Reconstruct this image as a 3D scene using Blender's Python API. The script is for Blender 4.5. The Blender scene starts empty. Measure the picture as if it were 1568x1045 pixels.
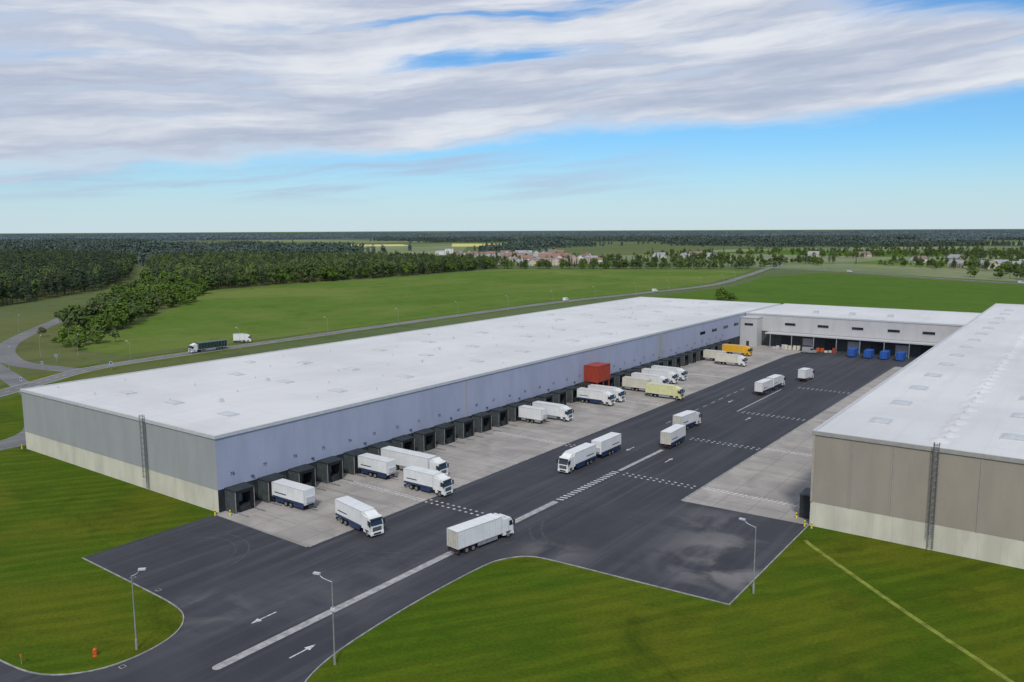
import bpy, math, random
import numpy as np
from mathutils import Matrix, Vector, noise as mnoise
from mathutils.geometry import tessellate_polygon
random.seed(7); rng=np.random.default_rng(7)
SC=bpy.context.scene
root=SC.collection

# ------------------------------------------------------------------ nodes
class NT:
    def __init__(s,nt): s.nt=nt; s.n=nt.nodes; s.l=nt.links
    def put(s,sock,v):
        if v is None: return
        if isinstance(v,bpy.types.NodeSocket): s.l.new(v,sock)
        else:
            if isinstance(v,(tuple,list)) and sock.type=='RGBA' and len(v)==3: v=(*v,1)
            sock.default_value=v
    def node(s,t,ins=None,**kw):
        n=s.n.new(t)
        for k,v in kw.items(): setattr(n,k,v)
        if ins:
            for k,v in ins.items(): s.put(n.inputs[k],v)
        return n
    def math(s,op,a,b=None,c=None,clamp=False):
        n=s.n.new('ShaderNodeMath'); n.operation=op; n.use_clamp=clamp
        s.put(n.inputs[0],a)
        if b is not None: s.put(n.inputs[1],b)
        if c is not None: s.put(n.inputs[2],c)
        return n.outputs[0]
    def vmul(s,v,vec):
        n=s.n.new('ShaderNodeVectorMath'); n.operation='MULTIPLY'; s.put(n.inputs[0],v); n.inputs[1].default_value=vec
        return n.outputs[0]
    def dot(s,v,vec):
        n=s.n.new('ShaderNodeVectorMath'); n.operation='DOT_PRODUCT'; s.put(n.inputs[0],v); n.inputs[1].default_value=vec
        return n.outputs['Value']
    def noise(s,v,scale,detail=5,rough=.55,dist=0,lac=2.0):
        n=s.node('ShaderNodeTexNoise',{'Vector':v,'Scale':scale,'Detail':detail,'Roughness':rough,'Distortion':dist,'Lacunarity':lac})
        return n.outputs['Fac']
    def ss(s,v,a,b,o0=0.,o1=1.):
        n=s.node('ShaderNodeMapRange',{'Value':v,'From Min':a,'From Max':b,'To Min':o0,'To Max':o1},interpolation_type='SMOOTHSTEP')
        return n.outputs[0]
    def mix(s,f,a,b,bt='MIX'):
        n=s.n.new('ShaderNodeMix'); n.data_type='RGBA'; n.blend_type=bt
        s.put(n.inputs[0],f); s.put(n.inputs[6],a); s.put(n.inputs[7],b)
        return n.outputs[2]

def newmat(name):
    m=bpy.data.materials.new(name); m.use_nodes=True
    t=NT(m.node_tree); b=m.node_tree.nodes['Principled BSDF']
    return m,t,b
def pos(t): return t.node('ShaderNodeNewGeometry').outputs['Position']

def simple(name,c,rough=.7,var=.15,scale=1.5,metal=0.,stretch=(1,1,1),bump=0.,spec=.4,coat=0.):
    m,t,b=newmat(name)
    p=t.vmul(pos(t),stretch)
    f=t.noise(p,scale,5,.6)
    lo=tuple(x*(1-var) for x in c); hi=tuple(min(1,x*(1+var)) for x in c)
    t.put(b.inputs['Base Color'],t.mix(t.ss(f,.3,.7),lo,hi))
    b.inputs['Roughness'].default_value=rough; b.inputs['Metallic'].default_value=metal
    b.inputs['Specular IOR Level'].default_value=spec
    if coat: b.inputs['Coat Weight'].default_value=coat; b.inputs['Coat Roughness'].default_value=.1
    if bump:
        bn=t.node('ShaderNodeBump',{'Height':f,'Strength':bump,'Distance':.1}); t.put(b.inputs['Normal'],bn.outputs[0])
    return m

def grass(name,c1,c2,c3,streak=(.4,.02,1),big=.02,yell=(.16,.15,.03),ya=.5,rot=0.,sa=.6,dka=.38,fa=.34,mow=0.):
    m,t,b=newmat(name)
    p=pos(t)
    pr=t.node('ShaderNodeVectorRotate',{'Vector':p,'Angle':rot},rotation_type='Z_AXIS').outputs[0]
    big_=t.noise(p,big,5,.6,.4)
    med=t.noise(p,.16,7,.62,.8)
    fine=t.noise(p,2.2,6,.75)
    st=t.noise(t.vmul(pr,streak),1.0,5,.6)
    col=t.mix(t.ss(med,.3,.72),c1,c2)
    col=t.mix(t.ss(st,.4,.7,0,sa),col,c3)
    col=t.mix(t.ss(big_,.42,.65,0,ya),col,yell)
    if mow:
        sx=t.node('ShaderNodeSeparateXYZ',{0:pr}).outputs[0]
        wob=t.math('MULTIPLY',t.noise(p,.05,3,.5),9.)
        sn=t.math('SINE',t.math('ADD',t.math('MULTIPLY',sx,1.9),wob))
        col=t.mix(t.math('MULTIPLY',t.ss(sn,-.4,.4),t.ss(med,.35,.6,0,mow)),col,tuple(x*.55 for x in c2))
    dk=t.noise(p,.045,7,.68,1.2)
    col=t.mix(t.ss(dk,.50,.72,0,dka),col,tuple(x*.4 for x in c1))
    col=t.mix(t.ss(fine,.25,.75,0,1),t.mix(fa,col,(0,0,0)),col)
    t.put(b.inputs['Base Color'],col)
    b.inputs['Roughness'].default_value=.95; b.inputs['Specular IOR Level'].default_value=.08
    bn=t.node('ShaderNodeBump',{'Height':t.math('ADD',fine,t.noise(p,9,3,.7)),'Strength':.6,'Distance':.3}); t.put(b.inputs['Normal'],bn.outputs[0])
    return m

ground_m=grass('meadow_grass',(.090,.130,.055),(.12,.165,.065),(.15,.185,.085),ya=.4,streak=(.01,.004,1),big=.002)
lawn_m=grass('lawn_grass',(.054,.110,.0040),(.084,.148,.0055),(.125,.175,.009),streak=(.45,.035,1),big=.03,yell=(.165,.165,.011),ya=.6,rot=.6,sa=.65,dka=.55,fa=.40,mow=.38)
crop_m=grass('crop_green',(.085,.160,.018),(.108,.190,.024),(.14,.205,.034),streak=(.06,.004,1),big=.008,yell=(.18,.22,.055),ya=.75)
crop2_m=grass('crop_dark_green',(.066,.140,.012),(.082,.165,.016),(.11,.18,.022),streak=(.01,.05,1),big=.006,yell=(.09,.16,.018),ya=.4)
pale_m=grass('pale_meadow',(.20,.24,.12),(.24,.27,.14),(.28,.29,.18),streak=(.004,.02,1),big=.003,yell=(.13,.19,.08),ya=.9)
rape_m=simple('rapeseed_bloom',(.48,.46,.14),.9,.12,.05)
verge_m=grass('verge_grass',(.070,.120,.012),(.09,.145,.018),(.14,.16,.045),streak=(.3,.02,1),big=.03)

# asphalt
def asphalt(name,base,dust=True):
    m,t,b=newmat(name); p=pos(t)
    a=t.noise(p,.05,6,.6,.6); l=t.noise(t.vmul(p,(.55,.014,1)),1.,6,.62); f=t.noise(p,14,3,.7); q=t.noise(p,.11,6,.55,.8); q2=t.noise(t.vmul(p,(.12,.5,1)),1.,6,.6,.6)
    col=t.mix(t.ss(a,.35,.68),tuple(x*.78 for x in base),tuple(x*1.25 for x in base))
    col=t.mix(t.ss(l,.43,.70,0,.6),col,tuple(x*2.0 for x in base))
    col=t.mix(t.ss(q2,.5,.75,0,.35),col,tuple(x*.55 for x in base))
    col=t.mix(t.ss(f,.3,.7,0,.25),col,tuple(x*1.6 for x in base))
    if dust:
        def spot(cx,cy,r,amt,col,c=(.20,.19,.19)):
            d=t.node('ShaderNodeVectorMath',{0:p,1:(cx,cy,0)},operation='DISTANCE').outputs['Value']
            w=t.math('MULTIPLY',t.ss(d,r*.15,r,1,0),t.ss(q,.40,.62,0,amt))
            return t.mix(w,col,c)
        col=spot(-42,114,16,.75,col,(.21,.20,.20)); col=spot(-93,58,9,.4,col); col=spot(-66,101,9,.4,col); col=spot(-50,128,14,.3,col); col=spot(-84,75,16,.15,col)
    t.put(b.inputs['Base Color'],col)
    t.put(b.inputs['Roughness'],t.ss(a,.3,.7,.7,.9)); b.inputs['Specular IOR Level'].default_value=.25
    bn=t.node('ShaderNodeBump',{'Height':f,'Strength':.25,'Distance':.03}); t.put(b.inputs['Normal'],bn.outputs[0])
    return m
asph_m=asphalt('asphalt_yard',(.037,.039,.047))
road_m=asphalt('asphalt_road',(.12,.125,.125),False)

def concrete(name,base,slab=6.,stretch=(.03,.5,1)):
    m,t,b=newmat(name); p=pos(t)
    a=t.noise(p,.12,6,.6,.5); s=t.noise(t.vmul(p,stretch),1.,6,.65); f=t.noise(p,5,4,.7)
    col=t.mix(t.ss(a,.3,.7),tuple(x*.8 for x in base),tuple(x*1.15 for x in base))
    col=t.mix(t.ss(s,.5,.75,0,.5),col,tuple(x*.5 for x in base))
    col=t.mix(t.ss(f,.3,.7,0,.18),col,tuple(x*.6 for x in base))
    br=t.node('ShaderNodeTexBrick',{'Vector':p,'Color1':(1,1,1,1),'Color2':(.90,.90,.92,1),'Mortar':(.55,.55,.55,1),'Scale':1.,'Mortar Size':.05,'Brick Width':slab,'Row Height':slab*.9},offset=0.)
    col=t.mix(1.,col,br.outputs['Color'],'MULTIPLY')
    t.put(b.inputs['Base Color'],col); b.inputs['Roughness'].default_value=.85; b.inputs['Specular IOR Level'].default_value=.2
    return m
conc_m=concrete('concrete_apron',(.335,.315,.295))
kerb_m=simple('kerb_concrete',(.26,.26,.25),.9,.3,.8)
paint_m,_t,_b=newmat('road_paint_white')
_p=pos(_t); _t.put(_b.inputs['Base Color'],_t.mix(_t.ss(_t.noise(_p,1.7,7,.75),.30,.62),(.16,.16,.17),(.58,.58,.58))); _b.inputs['Roughness'].default_value=.7
strip_m,_t,_b=newmat('worn_concrete_strip')
_p=pos(_t); _t.put(_b.inputs['Base Color'],_t.mix(_t.ss(_t.noise(_p,.9,7,.7),.3,.7),(.20,.20,.205),(.38,.38,.38))); _b.inputs['Roughness'].default_value=.8
tyre_mark_m=simple('tyre_mark_rubber',(.050,.051,.057),.8,.3,.8)

# cladding: vertical seams + slight ribs along an axis
def clad(name,c,axis,seam=6.,rib=0.,dirt=.1,sma=.55):
    m,t,b=newmat(name); p=pos(t)
    sx=t.node('ShaderNodeSeparateXYZ',{0:p}); u=sx.outputs[axis]; z=sx.outputs[2]
    fr=t.math('FRACT',t.math('DIVIDE',u,seam)); d=t.math('ABSOLUTE',t.math('SUBTRACT',fr,.5))
    sm=t.ss(d,.5-.05/seam,.5,0,1)
    frz=t.math('FRACT',t.math('DIVIDE',z,1.2)); dz=t.math('ABSOLUTE',t.math('SUBTRACT',frz,.5)); smz=t.ss(dz,.46,.5,0,.2)
    n=t.noise(t.vmul(p,(.35,.35,.12)),1.,6,.55); pa=t.node('ShaderNodeTexWhiteNoise',{'W':t.math('FLOOR',t.math('DIVIDE',u,seam))},noise_dimensions='1D').outputs['Value']
    col=t.mix(t.ss(n,.3,.7),tuple(x*(1-dirt) for x in c),c)
    col=t.mix(t.math('MULTIPLY',pa,.05),col,(.1,.1,.12))
    dr=t.noise(t.vmul(p,(2.5,2.5,.05)),1.,4,.6); col=t.mix(t.ss(dr,.55,.8,0,dirt*1.3),col,tuple(x*.55 for x in c))
    col=t.mix(t.math('MAXIMUM',t.math('MULTIPLY',sm,sma),t.math('MULTIPLY',smz,.35)),col,tuple(x*.45 for x in c))
    t.put(b.inputs['Base Color'],col); b.inputs['Roughness'].default_value=.5; b.inputs['Specular IOR Level'].default_value=.35
    wv=t.math('SINE',t.math('MULTIPLY',u,20.)); bn=t.node('ShaderNodeBump',{'Height':wv,'Strength':.06,'Distance':.03}); t.put(b.inputs['Normal'],bn.outputs[0])
    return m
clad_end=clad('cladding_grey',(.32,.33,.345),0,6.2,sma=.25)
clad_dock=clad('cladding_blue_grey',(.33,.360,.47),1,7.1,sma=.3)
clad_right=clad('cladding_taupe',(.320,.282,.242),0,6.2,dirt=.10,sma=.35)
clad_conn=clad('cladding_pale',(.46,.46,.47),0,8.)
plinth_m=clad('plinth_cream_concrete',(.60,.58,.49),0,3.,dirt=.2,sma=.4)
def roofm(name,base,ax):
    m,t,b=newmat(name); p=pos(t)
    a=t.noise(p,.035,6,.6,.5); s=t.noise(t.vmul(p,(.5,.03,1) if ax else (.03,.5,1)),1.,6,.65)
    sx=t.node('ShaderNodeSeparateXYZ',{0:p})
    fr=t.math('FRACT',t.math('DIVIDE',sx.outputs[0],6.2)); d=t.math('ABSOLUTE',t.math('SUBTRACT',fr,.5)); sm=t.ss(d,.485,.5,0,.25)
    fy=t.math('FRACT',t.math('DIVIDE',sx.outputs[1],14.25)); dy=t.math('ABSOLUTE',t.math('SUBTRACT',fy,.5)); sy=t.ss(dy,.488,.5,0,.4)
    col=t.mix(t.ss(a,.3,.7),tuple(x*.86 for x in base),base)
    col=t.mix(t.ss(s,.45,.75,0,.28),col,tuple(x*.68 for x in base))
    col=t.mix(t.math('MAXIMUM',sm,sy),col,tuple(x*.66 for x in base))
    t.put(b.inputs['Base Color'],col); b.inputs['Roughness'].default_value=.6; b.inputs['Specular IOR Level'].default_value=.3
    return m
roof_m=roofm('roof_membrane',(.60,.60,.605),1)
trim_m=simple('edge_trim',(.45,.46,.48),.5,.08)
curb_m=simple('skylight_upstand',(.54,.545,.55),.5,.08)
trimd_m=simple('edge_trim_dark',(.30,.29,.28),.5,.1)
dark_m=simple('dark_grey_panel',(.022,.028,.031),.6,.3,.6)
darker_m=simple('black_rubber',(.008,.008,.010),.8,.3)
frame_m=simple('dock_frame_grey',(.055,.066,.070),.6,.25)
glass_m=simple('dark_glass',(.015,.02,.03),.08,.2,spec=.8)
steel_m=simple('galvanised_steel',(.42,.43,.44),.45,.15,metal=.6)
dome_m=simple('skylight_dome',(.44,.46,.48),.4,.1,spec=.4)
white_m=simple('white_paint',(.66,.67,.67),.35,.06,.5,coat=.3)
cream_m=simple('cream_paint',(.56,.54,.45),.4,.08,.7,coat=.2)
paleyel_m=simple('pale_yellow_paint',(.58,.58,.30),.4,.07,.7,coat=.2)
yellow_m=simple('yellow_paint',(.65,.36,.02),.4,.07,.7)
blue_m=simple('navy_stripe',(.022,.040,.10),.4,.1)
green_m=simple('green_tarpaulin',(.012,.035,.028),.5,.15)
red_m=simple('red_container_paint',(.30,.045,.025),.5,.15)
orange_m=simple('orange_paint',(.55,.09,.02),.5,.1)
bluebin_m=simple('blue_container_paint',(.02,.085,.34),.45,.12)
tyre_m=simple('tyre_rubber',(.012,.012,.013),.85,.2)
chassis_m=simple('chassis_black',(.02,.02,.022),.6,.2)
hub_m=simple('wheel_hub',(.40,.40,.42),.4,.1,metal=.5)
lamp_red=simple('tail_lamp_red',(.4,.01,.01),.3,.05)
lamp_clear=simple('head_lamp',(.8,.8,.75),.15,.05)
bolly_m=simple('bollard_yellow',(.70,.55,.02),.5,.1)
reardoor_m=simple('rear_door_cream',(.50,.47,.41),.45,.12,1.2)

# ------------------------------------------------------------------ mesh builder
class MB:
    def __init__(s): s.v=[]; s.f=[]; s.m=[]; s.mats=[]
    def mi(s,m):
        if m not in s.mats: s.mats.append(m)
        return s.mats.index(m)
    def face(s,pts,m):
        i=len(s.v); s.v+= [tuple(p) for p in pts]; s.f.append(tuple(range(i,i+len(pts)))); s.m.append(s.mi(m))
    def box(s,x0,x1,y0,y1,z0,z1,m,skip=()):
        i=len(s.v); s.v+=[(x0,y0,z0),(x1,y0,z0),(x1,y1,z0),(x0,y1,z0),(x0,y0,z1),(x1,y0,z1),(x1,y1,z1),(x0,y1,z1)]
        F={'b':(0,3,2,1),'t':(4,5,6,7),'-y':(0,1,5,4),'+x':(1,2,6,5),'+y':(2,3,7,6),'-x':(3,0,4,7)}
        for k,q in F.items():
            if k in skip: continue
            s.f.append(tuple(i+a for a in q)); s.m.append(s.mi(m[k] if isinstance(m,dict) else m))
    def prism(s,prof,y0,y1,m,caps=None):  # profile in xz, ccw seen from -y
        n=len(prof); i=len(s.v)
        s.v+=[(x,y0,z) for x,z in prof]+[(x,y1,z) for x,z in prof]
        for k in range(n):
            a=k; b=(k+1)%n; s.f.append((i+a,i+a+n,i+b+n,i+b)[::-1]); s.m.append(s.mi(m[k] if isinstance(m,list) else m))
        c=caps or (m[0] if isinstance(m,list) else m)
        s.f.append(tuple(i+k for k in range(n))); s.m.append(s.mi(c))
        s.f.append(tuple(i+n+k for k in range(n))[::-1]); s.m.append(s.mi(c))
    def cyl(s,c,r,h,axis,m,seg=14,r2=None,capm=None):
        r2=r if r2 is None else r2; i=len(s.v); ax={'x':0,'y':1,'z':2}[axis]; o=[k for k in range(3) if k!=ax]
        for rr,hh in ((r,0),(r2,h)):
            for k in range(seg):
                a=2*math.pi*k/seg; p=list(c); p[o[0]]+=rr*math.cos(a); p[o[1]]+=rr*math.sin(a); p[ax]+=hh; s.v.append(tuple(p))
        for k in range(seg):
            b=(k+1)%seg; s.f.append((i+k,i+b,i+seg+b,i+seg+k)); s.m.append(s.mi(m))
        s.f.append(tuple(i+k for k in range(seg))[::-1]); s.m.append(s.mi(capm or m))
        s.f.append(tuple(i+seg+k for k in range(seg))); s.m.append(s.mi(capm or m))
    def tube(s,pts,r,m,seg=8):
        for a,b in zip(pts[:-1],pts[1:]):
            a=Vector(a[:3]); b=Vector(b[:3]); d=(b-a); q=d.to_track_quat('Z','Y').to_matrix(); i=len(s.v)
            for P in (a,b):
                for k in range(seg):
                    an=2*math.pi*k/seg; s.v.append(tuple(P+q@Vector((r*math.cos(an),r*math.sin(an),0))))
            for k in range(seg):
                c=(k+1)%seg; s.f.append((i+k,i+c,i+seg+c,i+seg+k)); s.m.append(s.mi(m))
    def obj(s,name,parent=None,loc=None,rotz=0.,link=True):
        me=bpy.data.meshes.new(name); me.from_pydata(s.v,[],s.f); me.polygons.foreach_set('material_index',s.m)
        for m in s.mats: me.materials.append(m)
        me.update()
        o=bpy.data.objects.new(name,me)
        if link: root.objects.link(o)
        if parent: o.parent=parent
        if loc: o.location=loc
        o.rotation_euler[2]=rotz
        return o
def empty(name,loc=(0,0,0)):
    e=bpy.data.objects.new(name,None); root.objects.link(e); e.location=loc; e.empty_display_size=1; return e

def sheet(name,poly,z,m,parent=None):
    P=[Vector((x,y,z)) for x,y in poly]; tri=tessellate_polygon([P])
    me=bpy.data.meshes.new(name); me.from_pydata([tuple(p) for p in P],[],[tuple(t) for t in tri]); me.materials.append(m); me.update()
    o=bpy.data.objects.new(name,me); root.objects.link(o); o.parent=parent
    import bmesh
    bm=bmesh.new(); bm.from_mesh(me)
    for f in bm.faces:
        if f.normal.z<0: f.normal_flip()
    bm.to_mesh(me); bm.free()
    return o
def offs(pts,d):
    out=[]
    for i,p in enumerate(pts):
        a=Vector(pts[max(i-1,0)]); b=Vector(pts[min(i+1,len(pts)-1)]); t=(b-a).normalized(); n=Vector((-t.y,t.x)); out.append((p[0]+n.x*d,p[1]+n.y*d))
    return out
def smoothline(pts,n=6):
    out=[]
    P=[Vector(p) for p in pts]
    for i in range(len(P)-1):
        p0=P[max(i-1,0)];p1=P[i];p2=P[i+1];p3=P[min(i+2,len(P)-1)]
        for k in range(n):
            t=k/n; out.append(tuple(.5*((2*p1)+(p2-p0)*t+(2*p0-5*p1+4*p2-p3)*t*t+(-p0+3*p1-3*p2+p3)*t**3)))
    out.append(tuple(P[-1])); return out
def ribbon(name,pts,w,z,m,h=0,parent=None,mb=None):
    L=offs(pts,w/2); R_=offs(pts,-w/2); b=mb or MB()
    for i in range(len(pts)-1):
        a,c,d,e=R_[i],R_[i+1],L[i+1],L[i]
        b.face([(a[0],a[1],z+h),(c[0],c[1],z+h),(d[0],d[1],z+h),(e[0],e[1],z+h)],m)
        if h:
            b.face([(a[0],a[1],z),(c[0],c[1],z),(c[0],c[1],z+h),(a[0],a[1],z+h)],m)
            b.face([(d[0],d[1],z),(e[0],e[1],z),(e[0],e[1],z+h),(d[0],d[1],z+h)],m)
    if mb is None: return b.obj(name,parent)

# ------------------------------------------------------------------ ground
G=MB(); G.face([(-40000,-6000,0),(40000,-6000,0),(40000,45000,0),(-40000,45000,0)],ground_m); G.obj('ground')
sheet('lawn',[(-330,-60),(120,-60),(120,180),(-5,180),(-5,470),(-215,470),(-275,110),(-330,80)],.01,lawn_m)
sheet('crop_field',[(-322,172),(-314,240),(-316,466),(-303,590),(-294,700),(-315,830),(-350,990),(-625,850),(-612,402),(-520,325),(-430,240),(-352,168)],.02,crop_m)
sheet('crop_field',[(-272,480),(-262,700),(-285,840),(-255,960),(-60,840),(500,560),(600,420),(100,430)],.02,crop2_m)
sheet('pale_meadow_field',[(-640,1120),(-360,1060),(-250,1010),(-50,885),(700,520),(2200,1300),(300,2500),(-350,2550),(-760,2000),(-760,1400)],.03,pale_m)
sheet('crop_field',[(-300,1240),(-20,1090),(420,860),(620,960),(100,1330),(-280,1420)],.04,crop_m)
sheet('crop_field',[(-700,1640),(-300,1560),(-150,1780),(-600,1980)],.04,crop2_m)
sheet('pale_meadow_field',[(-1300,1150),(-2250,1990),(-1900,2350),(-1100,1330)],.05,pale_m)
sheet('rapeseed_field',[(-1960,1780),(-2250,2040),(-2090,2190),(-1830,1960)],.07,rape_m)
sheet('rapeseed_field',[(-1640,1940),(-2000,2370),(-1780,2450),(-1480,2030)],.07,rape_m)
sheet('pale_meadow_field',[(-700,2900),(400,2700),(900,3200),(-900,3500)],.05,pale_m)
sheet('pale_meadow_field',[(-3800,2600),(-2500,2400),(-2300,2800),(-3700,3100)],.05,pale_m)

# roads
hw=smoothline([(-262,60),(-270,95),(-285,122),(-299,148),(-303,190),(-304,240),(-306,306),(-306,466),(-293,586),(-284,700),(-305,829),(-335,980),(-400,1250),(-600,1700)])
ribbon('road_verge',hw,17,.025,verge_m)
ribbon('highway',hw,8.2,.035,road_m)
mk=MB(); ribbon('',offs(hw,3.8),.22,.042,paint_m,mb=mk); ribbon('',offs(hw,-3.8),.22,.042,paint_m,mb=mk)
for i in range(4,len(hw)-1,1):
    ribbon('',[hw[i],tuple(Vector(hw[i]).lerp(Vector(hw[i+1]),.45))],.2,.042,paint_m,mb=mk)
mk.obj('highway_markings')
sr=smoothline([(-299,142),(-330,137),(-356,142),(-384,153),(-416,172),(-483,222),(-571,289),(-650,345),(-732,402),(-900,520)])
ribbon('side_road',sr,8,.03,road_m)
sr2=smoothline([(-262,112),(-305,122),(-340,130),(-385,143),(-430,150),(-520,140)])
ribbon('side_road',sr2,6.5,.034,road_m)
rr=smoothline([(-700,1180),(-480,1090),(-325,1032),(-237,992),(-150,925),(-55,861),(200,730),(600,540)])
ribbon('country_road',rr,9,.06,road_m)
ribbon('country_road',smoothline([(-560,1500),(-300,1420),(0,1200),(600,900)]),9,.06,road_m)
ribbon('access_road',[(-205,60),(-208,200),(-208,420)],5,.02,road_m)
ribbon('access_road',smoothline([(-262,112),(-235,100),(-215,90),(-206,75)]),6,.024,road_m)

# yard
yl=[(-124.6,82),(-124.2,57.6)]+smoothline([(-124.2,57.6),(-106.9,57.2),(-98,56.8),(-93.5,55.5),(-90.4,52.2),(-89.2,47),(-90.3,42),(-94.3,38.2),(-101.5,36.8),(-112,36.5),(-125,36.3),(-300,36)],4)[1:]
yr=smoothline([(-37.0,136.5),(-37.0,122),(-37,100.3)],1)+smoothline([(-37,100.3),(-50,99.6),(-63.9,98.9),(-68.2,98.0),(-70.6,95.2),(-71.7,91),(-71.9,78.3),(-71.2,66.5),(-70.1,59.2),(-68,53.8),(-63,47),(-54,41),(-44,38.5),(60,38)],4)[1:]
yard=[(-124.6,345.2)]+yl+[(-300,22),(60,22)]+yr[::-1]+[(-36.8,345.2)]
sheet('asphalt_yard',yard,.02,asph_m)
kb=MB(); ribbon('',yl[1:],.16,.01,kerb_m,h=.12,mb=kb); ribbon('',yr,.16,.01,kerb_m,h=.12,mb=kb); kb.obj('kerb')
sheet('concrete_apron',[(-124.6,81),(-99.3,80.6),(-99.0,320),(-95,345.1),(-124.6,345.1)],.026,conc_m)
sheet('concrete_apron',[(-59.8,135.8),(-36.9,136.6),(-36.9,318),(-58,318)],.026,conc_m)
g_=MB(); ribbon('',[(-99.1,81),(-98.9,320)],.35,.030,kerb_m,mb=g_); ribbon('',[(-60,136),(-58.2,317)],.3,.030,kerb_m,mb=g_); g_.obj('drainage_channel')
c=MB()
ribbon('',[(-79.3,50.9),(-79,92),(-78.7,122)],1.25,.032,strip_m,mb=c)
ribbon('',[(-78.4,146),(-78.2,166)],.9,.032,strip_m,mb=c)
ribbon('',[(-78.6,214),(-78.6,252)],.45,.032,strip_m,mb=c)
c.cyl((-79.3,50.9,.022),.62,.009,'z',strip_m,16)
c.obj('centre_strip')
mk=MB()
def hatch(x0,x1,y,w=1.6,step=.95,sl=.6):
    x=x0
    while x<x1:
        mk.face([(x,y-w/2,.036),(x+.42,y-w/2,.036),(x+.42+sl,y+w/2,.036),(x+sl,y+w/2,.036)],paint_m); x+=step
def dots(x0,x1,y):
    for yy in (y-.7,y+.7):
        x=x0
        while x<x1: mk.box(x,x+.5,yy-.22,yy+.22,.0355,.0365,paint_m); x+=1.35
hatch(-121,-99.8,108.2); dots(-98.5,-80,108.6)
hatch(-119.5,-99.6,157.2); dots(-98.4,-90,157.2); hatch(-118,-99.6,209); hatch(-118,-99.6,262)
dots(-76.5,-60.4,144.6); hatch(-59.4,-40,145.3); dots(-77,-60.4,179.2); hatch(-59.4,-42,180.5); dots(-77,-60,214); dots(-75,-60,258); hatch(-59,-42,216)
y=123
while y<144.5:
    mk.face([(-79.4,y,.036),(-77.9,y+.25,.036),(-77.9,y+.75,.036),(-79.4,y+.5,.036)],paint_m); y+=1.25
def arrow(x,y,s):
    mk.box(x-.11,x+.11,min(y,y+s*2.6),max(y,y+s*2.6),.0355,.0365,paint_m)
    t=[(x-.5,y+s*2.6,.036),(x+.5,y+s*2.6,.036),(x,y+s*4.0,.036)]; mk.face(t if s>0 else t[::-1],paint_m)
arrow(-85,63.6,-1); arrow(-74.1,57,1); arrow(-84.6,164.5,-1); arrow(-73.3,157,1); arrow(-85,228,-1); arrow(-73,205,1)
for y in range(190,250,6): mk.box(-88.7,-88.55,y,y+3,.0355,.0365,paint_m)
mk.obj('yard_markings')
tm=MB()
for cx,cy,r,a0,a1,w in [(-112,68,7,-.2,2.6,.3),(-112,68,9,-.1,2.5,.3),(-60,118,16,2.6,4.2,.3),(-60,118,18,2.5,4.1,.3),(-100,108,25,-1.2,-.2,.3),(-100,108,27,-1.2,-.2,.3)]:
    ribbon('',[(cx+r*math.cos(a0+(a1-a0)*k/16),cy+r*math.sin(a0+(a1-a0)*k/16)) for k in range(17)],w,.024,tyre_mark_m,mb=tm)
tm.obj('tyre_marks')
ribbon('worn_path',smoothline([(-35.5,129.5),(-33.5,127.2),(-25,119),(-16,110.5),(-4.8,100.6),(8,88)],3),.75,.016,simple('trampled_grass',(.15,.18,.02),.9,.35,.8))

# ------------------------------------------------------------------ warehouses
FX=-124.6; H1=14.0
W1=empty('warehouse_building',(-160,200,0)); 
def par(o,p):
    o.parent=p; o.matrix_parent_inverse=Matrix.Translation(-Vector(p.location)); return o
b=MB()
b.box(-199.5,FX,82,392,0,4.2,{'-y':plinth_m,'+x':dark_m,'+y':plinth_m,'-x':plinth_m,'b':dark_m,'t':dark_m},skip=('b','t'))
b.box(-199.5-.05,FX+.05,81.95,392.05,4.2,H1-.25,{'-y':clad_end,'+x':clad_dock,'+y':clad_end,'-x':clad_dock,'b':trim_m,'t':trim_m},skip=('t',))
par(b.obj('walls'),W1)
b=MB(); b.box(-199.6,FX+.1,81.9,392.1,H1-.25,H1,roof_m,skip=('b',)); 
for (x0,x1,y0,y1) in [(-199.75,FX+.25,81.75,82.15),(-199.75,FX+.25,391.85,392.25),(-199.75,-199.35,82.15,391.85),(FX-.15,FX+.25,82.15,391.85)]: b.box(x0,x1,y0,y1,H1-.4,H1+.22,trim_m)
par(b.obj('roof'),W1)
def dome(b,x,y,z,w=4.2,l=2.6,m=dome_m):
    b.box(x-w/2,x+w/2,y-l/2,y+l/2,z,z+.2,curb_m,skip=('b',))
    N=6; 
    def P(i,j): 
        u=-1+2*i/N; v=-1+2*j/N; return (x+u*(w/2-.12),y+v*(l/2-.12),z+.21+.35*(1-u*u)*(1-v*v)+.02)
    for i in range(N):
        for j in range(N): b.face([P(i,j),P(i+1,j),P(i+1,j+1),P(i,j+1)],m)
b=MB(); k=0; y=94.
while y<385:
    dome(b,-138,y,H1)
    dome(b,-157,y+(0 if k%2==0 else .5),H1)
    dome(b,-175.5,y,H1)
    if k%3==1: dome(b,-189,y+14,H1,3,2)
    y+=28.5 if k%2==0 else 22; k+=1
for k in range(14): b.box(-150-(k%3)*12,-149.2-(k%3)*12,100+k*21,100.8+k*21,H1,H1+.8,curb_m)
for k in range(60):
    xx=-195+(k*37%66); yy=88+(k*53%298); b.cyl((xx,yy,H1),.12,.5,'z',trim_m,8)
par(b.obj('skylights'),W1)
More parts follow.
